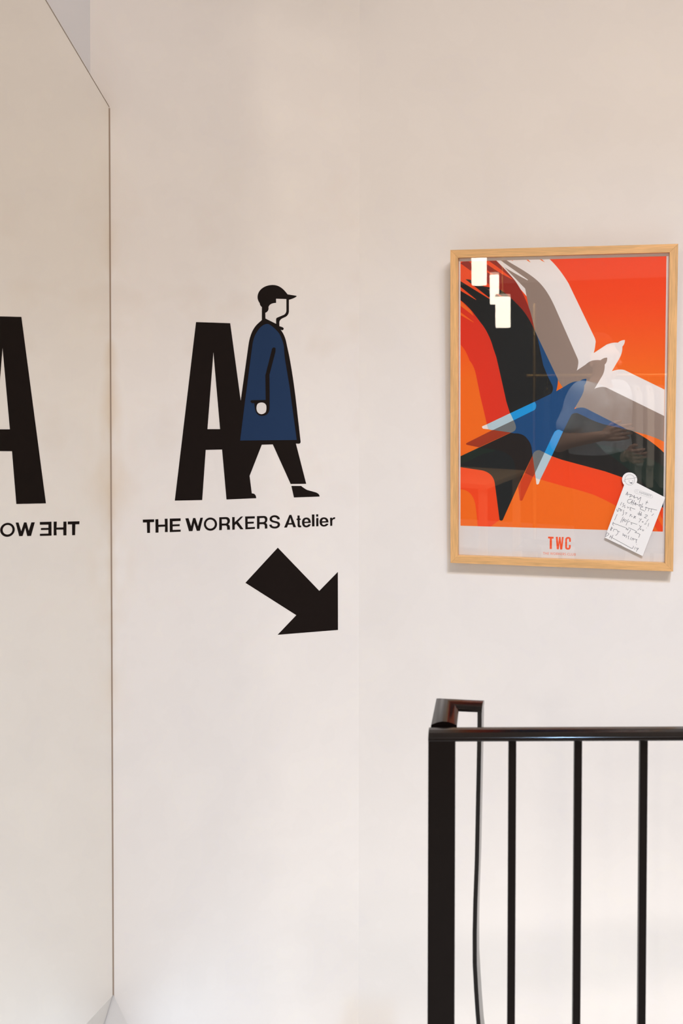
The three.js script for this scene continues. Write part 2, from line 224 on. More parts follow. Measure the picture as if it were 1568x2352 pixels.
const cardshapePath = 'M 152.18 -180.60 L 108.07 -308.49 L 197.49 -350.22 L 248.13 -208.36 L 181.05 -174.55 C 183.93 -168.91 183.04 -159.38 175.21 -153.97 C 167.37 -148.15 156.50 -149.56 151.12 -156.44 C 145.36 -164.14 146.25 -173.70 152.18 -180.60 Z';
const inkData = [
  'M 156.20 -204.24 L 160.56 -196.94 L 159.66 -206.16 M 157.11 -202.22 L 163.36 -202.87 L 168.82 -203.54 M 168.66 -203.14 L 165.15 -209.86 M 168.04 -203.56 Q 172.33 -204.65 171.57 -206.26 Q 169.65 -208.31 165.76 -208.40 M 173.15 -208.22 L 176.62 -205.34 L 175.93 -212.55 M 173.94 -209.00 L 179.79 -210.45 L 183.66 -209.16 L 184.89 -214.72 L 191.80 -208.96 L 187.56 -223.43',
  'M 207.02 -217.35 L 203.10 -225.81 M 203.03 -220.24 L 208.24 -222.09 M 169.73 -214.30 Q 162.70 -213.28 160.81 -218.12 Q 159.72 -224.55 165.94 -223.59 Q 168.27 -222.73 171.33 -218.25 M 172.86 -215.82 L 169.10 -226.70 M 176.92 -216.91 L 172.62 -228.21 M 171.38 -222.25 L 176.07 -223.73 M 176.11 -227.32 L 179.93 -222.03 L 179.63 -228.83 M 176.87 -225.70 L 182.31 -225.96 L 186.61 -227.84 M 189.30 -225.78 L 186.65 -230.64 M 188.53 -226.20 Q 191.63 -225.72 191.66 -228.11 L 189.35 -229.37 L 189.78 -232.95 M 195.87 -224.01 L 190.22 -237.33 L 200.75 -241.83 M 194.80 -230.82 Q 197.12 -230.76 195.99 -232.78 Q 194.06 -233.63 194.19 -231.63 M 204.50 -232.16 L 202.28 -239.80 M 201.80 -233.03 L 211.90 -235.55 M 211.12 -235.57 L 209.27 -241.60 M 211.90 -235.55 L 228.93 -238.83 M 217.32 -236.20 L 215.09 -243.03 L 217.03 -243.77 M 221.73 -248.03 L 217.38 -252.38',
  'M 147.19 -222.07 L 143.76 -229.61 M 152.69 -224.73 Q 148.80 -225.63 150.79 -228.79 Q 151.60 -231.97 148.10 -233.26 M 155.48 -229.06 Q 151.97 -229.56 154.34 -232.30 Q 155.93 -234.66 153.21 -235.53 M 160.98 -232.12 L 160.62 -235.33 Q 161.81 -236.90 164.50 -233.63 M 166.85 -233.96 L 178.19 -238.06 M 167.63 -234.34 L 166.52 -239.57 L 168.89 -241.91 M 166.89 -237.56 L 168.45 -237.76 M 189.90 -242.13 L 187.15 -252.60 M 193.57 -244.43 L 190.81 -253.14 M 185.53 -247.05 L 193.87 -249.61 M 184.16 -249.33 L 194.14 -252.40 M 202.03 -250.98 Q 208.22 -250.40 207.11 -253.63 L 200.18 -257.42 L 204.86 -259.28',
  'M 136.03 -239.20 Q 135.69 -243.63 138.06 -245.01 L 141.10 -237.06 M 138.74 -236.32 L 143.85 -237.79 M 143.85 -238.19 L 143.51 -242.61 Q 146.28 -244.94 147.55 -240.09 Q 145.04 -239.36 144.28 -240.98 M 152.49 -240.60 Q 150.18 -244.03 151.78 -247.19 Q 151.84 -252.00 148.34 -253.71 M 156.07 -246.67 L 159.99 -247.76 M 158.03 -247.42 L 156.52 -251.71 M 168.22 -250.74 L 165.95 -256.41 M 167.44 -250.76 L 170.96 -251.86 M 167.08 -253.17 L 169.03 -253.52 M 170.61 -255.07 Q 172.56 -255.42 171.41 -256.65 L 170.61 -255.07 M 177.22 -254.48 L 174.96 -260.15 M 176.84 -255.30 Q 181.12 -255.17 179.97 -256.65 L 176.48 -257.71 L 179.63 -260.18',
  'M 188.76 -260.61 L 191.11 -262.14 M 193.81 -260.86 L 187.93 -268.79 M 195.45 -267.61 Q 196.75 -265.97 197.78 -267.94 Q 197.03 -269.96 195.46 -268.41 M 204.39 -269.34 L 204.05 -272.94 Q 201.36 -274.63 200.71 -272.25 M 209.56 -261.59 L 205.53 -267.31 M 211.00 -270.74 L 208.77 -278.40 M 205.64 -282.01 L 205.88 -282.32',
  'M 136.51 -251.53 L 130.63 -265.68 M 150.91 -257.30 L 144.56 -270.73 M 153.68 -260.43 L 148.70 -269.80 M 149.04 -264.98 L 152.94 -264.06 M 153.73 -264.84 Q 156.84 -263.14 158.43 -265.50 Q 157.69 -269.54 154.55 -268.43 Q 152.58 -266.88 154.51 -264.41 M 163.08 -262.56 L 157.78 -277.16 M 162.37 -268.59 Q 165.89 -268.89 166.25 -266.47 M 168.24 -270.02 L 183.48 -274.21 M 170.59 -270.75 L 169.46 -274.40 L 171.80 -274.32 M 189.34 -276.19 L 191.34 -280.54 M 194.03 -278.05 L 185.22 -288.34 M 190.63 -285.76 Q 192.00 -283.72 193.43 -285.68 Q 192.05 -287.72 190.63 -285.76 M 197.23 -285.56 L 196.11 -289.19 Q 198.08 -290.73 199.58 -287.08',
  'M 128.32 -270.41 Q 125.62 -274.52 126.43 -276.91 L 128.80 -278.04 M 126.39 -273.29 L 128.36 -273.63 M 128.35 -273.23 L 157.86 -283.58 M 159.43 -283.93 L 157.91 -287.59 M 159.43 -284.33 L 161.44 -289.09 L 163.74 -285.40 M 168.68 -287.26 Q 166.56 -292.54 161.93 -297.35 M 163.71 -282.60 L 182.53 -291.23 M 179.05 -293.75 Q 180.97 -291.28 182.94 -293.22 Q 181.81 -296.06 179.06 -294.15 M 183.75 -295.60 L 187.65 -295.88 L 190.02 -299.41 M 190.79 -298.18 L 187.38 -305.91',
  'M 124.12 -281.81 L 121.07 -290.37 M 123.36 -284.25 L 126.51 -284.96 L 121.82 -287.52 L 123.81 -289.47 L 121.08 -291.17 M 129.30 -287.69 L 128.17 -292.56 M 129.29 -287.29 L 135.98 -288.29 Q 139.96 -293.39 138.82 -296.65 Q 136.90 -300.74 133.39 -302.62 M 138.77 -292.62 L 143.49 -293.28 M 150.97 -297.06 L 150.64 -302.30 L 154.14 -300.17 L 154.34 -304.19 L 157.67 -300.86 M 159.64 -302.00 L 158.14 -307.44 M 165.51 -303.02 Q 162.00 -303.53 163.60 -306.30 Q 164.81 -309.47 162.86 -310.18 M 170.62 -305.66 L 168.35 -311.36 M 174.16 -307.55 L 171.48 -312.46 M 176.12 -309.09 L 175.00 -313.15 M 174.18 -309.16 L 184.34 -311.23 M 183.56 -311.25 Q 180.46 -312.96 182.05 -315.32 L 181.70 -318.94 M 182.84 -322.84 L 183.08 -323.07',
  'M 113.26 -296.50 L 108.24 -306.92 M 112.86 -296.68 Q 119.57 -298.07 116.85 -301.39 L 108.63 -306.91 M 119.30 -308.97 L 122.77 -302.41 M 127.48 -301.85 L 122.87 -312.08 M 120.05 -306.13 L 125.96 -306.74 M 125.99 -308.75 L 167.80 -330.68 Q 174.09 -334.08 174.44 -331.25 Q 175.98 -329.19 175.56 -326.63 M 180.27 -329.04 L 178.39 -334.73 M 184.18 -330.10 L 183.45 -333.75 M 187.31 -331.20 L 182.35 -339.82 M 183.45 -333.75 Q 186.57 -334.44 187.32 -332.00 M 143.45 -324.69 L 146.64 -329.41 M 146.99 -325.77 L 141.92 -328.37',
];
const headData = [
  'M 153.98 -167.55 C 153.80 -152.00 175.96 -151.57 176.30 -167.08 C 177.15 -184.99 153.79 -184.72 153.98 -167.55 M 153.98 -167.55 L 181.14 -162.60 M 153.76 -168.59 Q 150.88 -169.61 151.85 -171.99 Q 152.88 -173.56 155.05 -172.87',
  'M 164.18 -173.72 Q 168.09 -175.62 171.80 -173.95 Q 171.23 -177.55 168.10 -176.58 Q 165.37 -176.08 164.18 -173.72 Z',
  'M 162.97 -170.15 L 164.54 -171.32 M 162.82 -171.11 L 164.37 -170.60 M 171.92 -170.36 Q 173.07 -169.14 172.31 -171.15 M 171.14 -170.38 L 172.31 -171.15',
];
const pillData = [
  'M 184.60 -191.20 L 216.48 -202.39 Q 219.98 -204.69 219.25 -207.73 Q 217.75 -210.71 214.65 -210.39 L 182.78 -200.81 Q 176.54 -199.36 176.10 -194.58 Q 177.20 -189.37 184.60 -191.20 M 184.60 -191.20 L 182.78 -200.81 M 178.82 -194.52 Q 179.56 -192.11 181.91 -193.25 Q 182.71 -195.23 180.39 -196.48 Q 178.06 -196.53 178.82 -194.52',
];
const pilltextData = [
  [186.25, -199.53],
  [215.39, -207.82],
  [187.35, -194.32],
];
// ---------------------------------------------------------------- the setting
const T = 0.2;
// sign wall: its own axes so that its marks keep their place (x from the mirror seam, y up)
{
  const g = new THREE.BoxGeometry(0.58616 + 0.25, CEIL - LOW, T, 1, 1, 1);
  g.translate((0.58616 - 0.25) / 2, (CEIL + LOW) / 2, -T / 2);
  uvBy(g, (x, y) => [(x + 0.05) / 0.8, y / 3]);
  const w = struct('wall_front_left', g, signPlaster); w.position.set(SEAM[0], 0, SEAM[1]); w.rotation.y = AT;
}
{
  const L = Math.hypot(BEND[0] - CORNER[0], BEND[1] - CORNER[1]);
  const g = new THREE.BoxGeometry(L + 0.2, CEIL - LOW, T).translate((L + 0.2) / 2, (CEIL + LOW) / 2, -T / 2);
  uvBy(g, (x, y) => [x, y]);
  const w = struct('wall_front_right', g, plaster); w.position.set(CORNER[0], 0, CORNER[1]); w.rotation.y = -BT;
}
struct('wall_left', uvBy(prism([NIB0, NIB1, [LEFT, NIB1[1]], [LEFT, NIB1[1] - T], [NIB1[0] - 0.28, NIB1[1] - T], add(NIB0, nM, -T)], LOW, CEIL), (x, y, z) => [x + z, y]), coolPaint);
struct('wall_left_shop', box(T, CEIL + 0.2, BACK - NIB1[1] + T, LEFT - T / 2, CEIL / 2 - 0.1, (BACK + NIB1[1]) / 2 - T / 2), shopPaint);
struct('wall_right', box(T, CEIL - LOW, BACK - BEND[1] + T, RIGHT + T / 2, (CEIL + LOW) / 2, (BACK + BEND[1]) / 2), shopPaint);
struct('wall_back', box(RIGHT - LEFT + 2 * T, CEIL + 0.2, T, 0, CEIL / 2 - 0.1, BACK + T / 2), shopPaint);
struct('wall_back_panelling', rbox(RIGHT - LEFT - 0.02, 2.2, 0.06, 0.01, 0, 1.1, BACK - 0.031), darkPanel);
struct('ceiling', box(RIGHT - LEFT + 2 * T, T, BACK + 2.6 + T, 0, CEIL + T / 2, (BACK - 2.6) / 2), plaster);
{
  const hole = [SEAM, add(CORNER, dA, 0), [wellX, onB(wellX)], [wellX, wellZ], wellE];
  const plan = [NIB0, NIB1, [LEFT, NIB1[1]], [LEFT, BACK], [RIGHT, BACK], [RIGHT, onB(RIGHT)], [wellX, onB(wellX)], [wellX, wellZ], wellE, SEAM];
  struct('floor', prism(plan, -0.2, 0), greyPaint);
  // the shaft below the landing
  const out = (p, k) => [p[0], p[1] + k];
  struct('wall_stairwell', prism([add(SEAM, dA, -0.03), wellE, [wellX, wellZ], [wellX, onB(wellX) - 0.01], [wellX + 0.12, onB(wellX) - 0.01], [wellX + 0.12, wellZ + 0.12], [wellE[0] - 0.03, wellZ + 0.12], add(add(SEAM, dA, -0.16), nA, 0.02)], LOW, -0.2), plaster);
  struct('floor_lower', prism([[-1.2, -1.2], [wellX + 0.1, -1.0], [wellX + 0.1, -2.0], [-0.3, -2.1], [-1.2, -1.9]], LOW - 0.2, LOW), greyPaint);
  // stairs going down to the right beside the poster wall
  const stairs = new THREE.Group(); stairs.name = 'staircase'; stairs.userData = { kind: 'structure' }; scene.add(stairs);
  const z0 = wellZ - 0.002, xs = [-0.05]; for (let i = 0; i < 9; i++) xs.push(xs[i] + 0.26);
  const s1 = add(add(SEAM, nA, 0.003), dA, 0.006), c1 = add(CORNER, nA, 0.003);
  part('tread', prism([s1, [wellE[0] + 0.004, z0], [xs[0], z0], [xs[0], onB(xs[0]) + 0.004], c1], -0.24, -0.2), greyPaint, stairs);
  for (let i = 0; i < 9; i++) {
    const y = -0.2 * (i + 2), plan2 = [[xs[i] + 0.001, z0], [xs[i + 1] + 0.02, z0], [xs[i + 1] + 0.02, onB(xs[i + 1]) + 0.004], [xs[i] + 0.001, onB(xs[i]) + 0.004]];
    part('tread', prism(plan2, y - 0.04, y), greyPaint, stairs);
    part('riser', prism([[xs[i] - 0.02, z0], [xs[i], z0], [xs[i], onB(xs[i]) + 0.004], [xs[i] - 0.02, onB(xs[i]) + 0.004]], y, y + 0.16), greyPaint, stairs);
  }
}

// ---------------------------------------------------------------- mirror
{
  const m = thing('wall_mirror', 'tall frameless mirror panel reaching the floor beside the black emblem', 'mirror', [SEAM[0], 0, SEAM[1]], Math.atan2(-dM[1], dM[0]));
  // own x runs along the mirror away from the sign wall, own z back towards the wall
  const len = 0.9, top = 2.1165, gap = 0.0024;
  const silver = std(lin(0.91, 0.895, 0.845), 0.0, { metalness: 1 });
  const g = new RoundedBoxGeometry(len, top - 0.004, 0.006, 2, 0.0008).translate(len / 2 + gap, (top + 0.004) / 2, 0.003);
  part('mirror_glass', g, silver, m);
  part('edge_strip', box(len, 0.0016, 0.007, len / 2 + gap, top + 0.0008, 0.003), std(lin(0.3, 0.24, 0.18), 0.6), m, 'thin brown top edge');
  part('backing_board', box(len - 0.006, top - 0.01, MIRROR_OFF - 0.0075, len / 2 + gap + 0.0035, (top - 0.01) / 2 + 0.004, 0.0065 + (MIRROR_OFF - 0.0075) / 2), std(lin(0.25, 0.17, 0.1), 0.8), m);
}

// ---------------------------------------------------------------- black wall graphics (cut vinyl on the sign wall)
const matt = (c, k) => new THREE.MeshPhysicalMaterial({ color: c, roughness: 0.7, specularIntensity: k });
const blackVinyl = matt(lin(0.0088, 0.0048, 0.0036), 0.25), blueVinyl = matt(lin(0.012, 0.036, 0.1), 0.35), whiteVinyl = std(lin(0.8, 0.77, 0.75), 0.7);
const wallSpot = (mm) => [SEAM[0] + dA[0] * mm / 1000 + nA[0] * 0.0001, 0, SEAM[1] + dA[1] * mm / 1000 + nA[1] * 0.0001];
{
  const e = thing('walking_figure_emblem', 'tall black letter A merging with a walking man in a blue coat and black cap', 'wall emblem', wallSpot(0), AT);
  const P = emblemPaths;
  part('black_silhouette', mergeGeometries([vinyl(P.black, [P.counter, P.facehole]), vinyl(P.shoe, [])]), blackVinyl, e, 'black letter and figure outline');
  part('coat', vinyl(P.coat, [], 0.0003, 0.0002), blueVinyl, e, 'navy blue coat');
  part('arm', vinyl(P.arm, [], 0.0005, 0.0002), blackVinyl, e, 'black sleeve line');
  part('hand', vinyl(P.hand, [], 0.0007, 0.0002), whiteVinyl, e, 'white hand');
  part('face', vinyl(P.facehole, [], 0, 0.0002), whiteVinyl, e, 'white face');
  const l = thing('wall_lettering', 'line of black lettering between the walking figure and the black arrow', 'lettering', wallSpot(0), AT);
  for (const [outer, hole, extra] of lettersData) {
    const g = [vinyl(outer, hole ? [hole] : [])]; if (extra) g.push(vinyl(extra, []));
    part('letter', mergeGeometries(g), blackVinyl, l);
  }
  const a = thing('arrow_sign', 'large black arrow pointing down towards the stairs below the lettering', 'arrow', wallSpot(0), AT);
  part('arrow_shape', vinyl(arrowPath, []), blackVinyl, a);
}

// ---------------------------------------------------------------- framed poster
const F_CENTRE = new THREE.Vector3(0.2048, 1.4117, -1.8516);   // middle of the frame's front face; the frame leans out at the top
const fU = new THREE.Vector3(0.9871, -0.0033, 0.1601), fV = new THREE.Vector3(-0.0027, 0.9993, 0.0371), fN = new THREE.Vector3().crossVectors(fU, fV).normalize();
const F_TURN = new THREE.Quaternion().setFromRotationMatrix(new THREE.Matrix4().makeBasis(fU, fV, fN));
const FW = 0.53717, FH = 0.76782, FACE = 0.0191, DEPTH = 0.0335;
const ink = {
  white: '#f8f2ef', gray: '#9b877b', blue: '#00487f', darkwing: '#080c0d', darkred: '#9c200a', orange: '#ff5010', red: '#ea2f0c', orange2: '#ff6c10',
  cyan: '#00a0ea', pale: '#bfdae4', steel: '#74797a', brick: '#a8330c', nearblack: '#150a07', teal: '#0c1416', green: '#0c2219', rust: '#dc4008', redlow: '#ff4808', char: '#15120e', navy: '#0a2238',
};
{
  const f = thing('framed_poster', 'pale wooden frame with an orange poster of overlapping flying birds', 'framed poster');
  f.position.copy(F_CENTRE); f.quaternion.copy(F_TURN);
  const woodTex = (seed) => dataTexture(1024, 64, (u, v) => {
    const g = fbm(u * 2.2, v * 3 + 0.4 * fbm(u * 2, v, seed), seed, 3), r = fbm(u * 10, v * 46, seed + 3, 3), k = 1 + 0.05 * g + 0.07 * r;
    return [232 * Math.min(k, 1.09), 182 * k, 122 * k];
  }, true);
  // one mitred rail along x with its outer edge at the bottom
  const rail = (len, mat) => {
    const s = new THREE.Shape([new THREE.Vector2(-len / 2, 0), new THREE.Vector2(len / 2, 0), new THREE.Vector2(len / 2 - FACE, FACE), new THREE.Vector2(-len / 2 + FACE, FACE)]);
    const g = new THREE.ExtrudeGeometry(s, { depth: DEPTH - 0.0012, bevelEnabled: true, bevelThickness: 0.0006, bevelSize: 0.0005, bevelOffset: -0.0005, bevelSegments: 2 }).translate(0, 0, -DEPTH + 0.0006);
    return uvBy(g, (x, y, z) => [x / 0.8 + 0.5, (y - z * 0.7) / 0.05]);
  };
  const put = (len, x, y, turn, seed) => { const m = part('frame_rail', rail(len), std(0xffffff, 0.5, { map: woodTex(seed) }), f); m.position.set(x, y, 0); m.rotation.z = turn; };
  put(FW, 0, -FH / 2, 0, 11); put(FW, 0, FH / 2, Math.PI, 12); put(FH, FW / 2, 0, Math.PI / 2, 13); put(FH, -FW / 2, 0, -Math.PI / 2, 14);
  // the print
  const SW = 0.501, SH = 0.735, K = 2.72, cw = Math.round(SW * 1000 * K), ch = Math.round(SH * 1000 * K);
  const c = document.createElement('canvas'); c.width = cw; c.height = ch; const x = c.getContext('2d');
  const X = (v) => v * K, Y = (v) => v * K;
  x.fillStyle = '#e9e4e2'; x.fillRect(0, 0, cw, ch);
  const [a0, a1, a2, a3] = artData;
  x.save(); x.beginPath(); x.moveTo(X(a0[0]), Y(a0[1])); x.lineTo(X(a1[0]), Y(a1[1])); x.lineTo(X(a3[0]), Y(a3[1])); x.lineTo(X(a2[0]), Y(a2[1])); x.closePath(); x.clip();
  const bg = x.createLinearGradient(0, Y(10), 0, Y(300)); bg.addColorStop(0, '#ff4200'); bg.addColorStop(0.35, '#ff4a00'); bg.addColorStop(1, '#ff7204');   // redder at the top, more orange below
  x.fillStyle = bg; x.fillRect(0, 0, cw, ch);
  for (const [colour, text] of posterData) { drawOn(x, text, X, Y); x.fillStyle = ink[colour]; x.fill(); }
  x.restore();
  x.fillStyle = '#ff5a26'; for (const t of twcData) { drawOn(x, t, X, Y); x.fill(); }
  const [p0, p1, p2] = clubData; x.save(); x.translate(X(p0[0]), Y(p0[1])); x.font = `${(p0[1] - p2[1]) * K / 0.714}px sans-serif`;
  x.scale((p1[0] - p0[0]) * K / x.measureText('THE WORKERS CLUB').width, 1); x.fillStyle = '#f57a58'; x.fillText('THE WORKERS CLUB', 0, 0); x.restore();
  const sw = FW - 2 * FACE - 0.0004, sh = FH - 2 * FACE - 0.0004;
  const sheet = uvBy(box(sw, sh, 0.0006, 0, 0, -0.0113), (px, py) => [px / SW + 0.5, py / SH + 0.5]);
  part('poster_sheet', sheet, std(0xffffff, 0.75, { map: canvasTexture(c) }), f, 'orange bird print');
  part('glass_pane', box(sw, sh, 0.002, 0, 0, -0.0045), new THREE.MeshPhysicalMaterial({ color: 0xffffff, roughness: 0, transmission: 1, thickness: 0, ior: 1.5 }), f, 'clear reflecting glass');
  part('backing_board', box(sw, sh, 0.004, 0, 0, -0.0145), std(lin(0.3, 0.22, 0.14), 0.8), f);
}
// ---------------------------------------------------------------- the note card stuck to the glass
{
  const n = thing('note_card', 'small white handwritten card with a round head tab stuck on the poster glass', 'card');
  n.position.copy(F_CENTRE); n.quaternion.copy(F_TURN);
  const x0 = 105, y0 = -355, x1 = 253, y1 = -145, K = 9, c = document.createElement('canvas'); c.width = (x1 - x0) * K; c.height = (y1 - y0) * K;
  const x = c.getContext('2d'), X = (v) => (v - x0) * K, Y = (v) => (y1 - v) * K;
  x.fillStyle = '#f6f4f3'; x.fillRect(0, 0, c.width, c.height); x.lineCap = x.lineJoin = 'round';
  x.strokeStyle = '#3a3c4a'; x.lineWidth = 0.85 * K; for (const t of inkData) { drawOn(x, t, X, Y); x.stroke(); }
  x.strokeStyle = '#55565c'; x.lineWidth = 0.5 * K; drawOn(x, headData[0], X, Y); x.stroke(); drawOn(x, headData[2], X, Y); x.stroke();
  x.fillStyle = '#1c2430'; drawOn(x, headData[1], X, Y); x.fill();
  x.strokeStyle = '#a5a5a9'; x.lineWidth = 0.35 * K; drawOn(x, pillData[0], X, Y); x.stroke();
  const [q0, q1, q2] = pilltextData; x.save(); x.translate(X(q0[0]), Y(q0[1])); x.rotate(Math.atan2(q0[1] - q1[1], q1[0] - q0[0]));
  x.font = `${5.2 * K / 0.72}px sans-serif`; x.scale(Math.hypot(q1[0] - q0[0], q1[1] - q0[1]) * K / x.measureText('PAPERBOY').width, 1); x.fillStyle = '#8d8e92'; x.fillText('PAPERBOY', 0, 0); x.restore();
  const g = uvBy(new THREE.ExtrudeGeometry(shapeOf(cardshapePath), { depth: 0.0005, bevelEnabled: false, curveSegments: 16 }).translate(0, 0, -0.00345), (px, py) => [(px * 1000 - x0) / (x1 - x0), (py * 1000 - y0) / (y1 - y0)]);
  part('card_sheet', g, std(0xffffff, 0.7, { map: canvasTexture(c) }), n);
}

// ---------------------------------------------------------------- stair railing
// sweep of a profile [[across, up], ...] along points with mitred joints; `up` is carried along with the least turn
function sweep(points, profile, up) {
  const V = points.map((p) => new THREE.Vector3(...p)), n = V.length, dirs = [];
  for (let i = 0; i < n - 1; i++) dirs.push(V[i + 1].clone().sub(V[i]).normalize());
  let U = new THREE.Vector3(...up), rings = [];
  for (let i = 0; i < n; i++) {
    const din = dirs[Math.max(0, i - 1)], dout = dirs[Math.min(n - 2, i)], side = new THREE.Vector3().crossVectors(din, U).normalize();
    const m = din.clone().add(dout).normalize();
    rings.push(profile.map(([w, t]) => { const o = side.clone().multiplyScalar(w).addScaledVector(U, t); return V[i].clone().add(o).addScaledVector(din, -o.dot(m) / din.dot(m)); }));
    U = U.clone().applyQuaternion(new THREE.Quaternion().setFromUnitVectors(din, dout)).normalize();
  }
  const pos = [], k = profile.length, tri = (a, b, c) => pos.push(a.x, a.y, a.z, b.x, b.y, b.z, c.x, c.y, c.z);
  for (let i = 0; i < n - 1; i++) for (let j = 0; j < k; j++) {
    const a = rings[i][j], b = rings[i][(j + 1) % k], c = rings[i + 1][(j + 1) % k], d = rings[i + 1][j];
    tri(a, b, c); tri(a, c, d);
  }
  for (let j = 1; j < k - 1; j++) { tri(rings[0][0], rings[0][j + 1], rings[0][j]); tri(rings[n - 1][0], rings[n - 1][j], rings[n - 1][j + 1]); }
  const g = new THREE.BufferGeometry(); g.setAttribute('position', new THREE.Float32BufferAttribute(pos, 3)); return toCreasedNormals(g, 0.5);
}
{
  const rl = thing('stair_railing', 'black steel stair railing with flat handrail, square post and thin upright bars', 'railing', [-0.0683, 0, -1.15], 0.016);
  // own x along the rail, own z towards the landing; the rail's front edge at z = 0
  const L = 2.62, prof = [];
  const capProfile = (w, t, rise) => {   // flat below, crowned above, rounded edges
    const p = [], r = 0.0028, arc = (cx, cy, a0, a1, n = 6) => { for (let i = 0; i <= n; i++) { const q = a0 + (a1 - a0) * i / n; p.push([cx + r * Math.cos(q), cy + r * Math.sin(q)]); } };
    const h = Math.PI / 2, lean = 0.35;
    arc(-w / 2 + r, r * 0.6, 3 * h, 2 * h, 3); arc(-w / 2 + r, t - r, 2 * h, h + lean);
    for (let i = 1; i < 16; i++) { const u = -1 + 2 * i / 16; p.push([(w / 2 - r) * u, t + rise * (1 - Math.abs(u) ** 2.1)]); }
    arc(w / 2 - r, t - r, h - lean, 0); arc(w / 2 - r, r * 0.6, 0, -h, 3);
    return p.reverse();
  };
  const flat = capProfile(0.0405, 0.0062, 0.0038);
  const yb = 0.9072;
  part('top_rail', sweep([[0, yb, -0.0203], [L, yb + 0.003, -0.0203]], flat, [0, 1, 0]), steel, rl);
  part('post', rbox(0.0408, yb + 0.001, 0.0408, 0.0025, 0.0204, (yb + 0.001) / 2, -0.0208), steelMatt, rl);
  part('post', rbox(0.0408, yb + 0.003, 0.0408, 0.0025, L - 0.0204, (yb + 0.003) / 2, -0.0208), steelMatt, rl);
  for (let k = 0; k < 24; k++) part('baluster', rbox(0.0118, yb + 0.002 - 0.08, 0.0118, 0.0015, 0.1277 + 0.1006 * k, (yb + 0.002 + 0.08) / 2, -0.0208), steelMatt, rl);
  part('bottom_rail', rbox(L - 0.082, 0.012, 0.03, 0.002, L / 2, 0.08, -0.0208), steel, rl);
  // the stair handrail: starts behind the post, turns along the well and drops down the shaft
  const hy = 0.9105, hx = 0.0226, z1 = -0.1255, xd = 0.0796;
  const crown = capProfile(0.0405, 0.0055, 0.0045), yaw = 0.125, bar = [[-0.0194, 0], [-0.02, 0.0006], [-0.02, 0.0064], [-0.0194, 0.007], [0.0194, 0.007], [0.02, 0.0064], [0.02, 0.0006], [0.0194, 0]].reverse();
  const drop = [[0, 0.80, 0.0730], [0, 0.663, 0.0708], [0, 0.596, 0.0686], [0, 0.545, 0.0677], [0, 0.493, 0.0680], [0, 0.4485, 0.0705], [0, 0.41, 0.0731], [0, 0.373, 0.0762], [0, 0.32, 0.083], [0, 0.25, 0.100], [0, 0.18, 0.130], [0, 0.10, 0.18], [0, -0.02, 0.30], [0, -0.6, 1.137]].map(([, y, x]) => [x + 0.0041, y, z1]);
  part('return_handrail', sweep([[hx, hy, -0.0425], [hx + 0.0036, hy, z1 - 0.0065], [xd + 0.0062, hy, z1 + 0.0012]], crown, [0, 1, 0]), steel, rl, 'handrail return behind the post');
  part('drop_bar', sweep([[xd - 0.0012, hy + 0.0035, z1], [xd - 0.0012, hy - 0.02, z1], ...drop], bar, [Math.cos(yaw), 0, Math.sin(yaw)]), steel, rl, 'flat bar dropping down the stairwell');
  part('handrail_bracket', rbox(0.012, 0.62, 0.012, 0.002, 1.1, -0.89, z1), steel, rl);
  part('weld_plate', rbox(0.03, 0.006, 0.03, 0.001, hx, hy - 0.003, -0.035), steel, rl);
}

// ---------------------------------------------------------------- lamps
function aimedSpot(name, label, s) {
  const dir = new THREE.Vector3(...s.to).sub(new THREE.Vector3(...s.at)).normalize();
  const o = thing(name, label, 'spotlight', [s.at[0], CEIL, s.at[2]]);
  part('ceiling_plate', new THREE.CylinderGeometry(0.05, 0.05, 0.012, 24).translate(0, -0.006, 0), std(lin(0.7, 0.7, 0.7), 0.5), o);
  part('stem', new THREE.CylinderGeometry(0.007, 0.007, CEIL - s.at[1] - 0.05, 12).translate(0, -(CEIL - s.at[1] - 0.05) / 2 - 0.006, 0), blackMetal, o);
  const head = new THREE.LatheGeometry([[0, 0.11], [0.03, 0.108], [0.038, 0.095], [0.04, 0], [0.037, 0], [0.035, 0.02], [0, 0.024]].map(([a, b]) => new THREE.Vector2(a, b)), 28);
  const h = part('housing', head, blackMetal, o); h.position.set(0, s.at[1] - CEIL, 0); h.quaternion.setFromUnitVectors(new THREE.Vector3(0, -1, 0), dir);
  const lens = part('lens', new THREE.CylinderGeometry(0.032, 0.032, 0.004, 24), std(0xffffff, 0.5, { emissive: lin(...s.color), emissiveIntensity: 6 }), o);
  lens.position.copy(h.position).addScaledVector(dir, -0.012); lens.quaternion.copy(h.quaternion);
  const l = new THREE.SpotLight(lin(...s.color), s.power, 0, s.cone, s.blend, 2); l.name = 'lamp_light';
  l.position.set(...s.at).addScaledVector(dir, 0.02); l.target.position.set(...s.to); l.castShadow = true; l.shadow.radius = 1.6; scene.add(l); scene.add(l.target); l.target.name = 'lamp_target';
}
aimedSpot('ceiling_spotlight', 'black ceiling spotlight aimed down at the poster wall and stairs', LIGHT.spot);
aimedSpot('ceiling_spotlight', 'added black ceiling spotlight aimed back at the person in the shop', LIGHT.shop);  // added lamp, there to brighten the reflected person
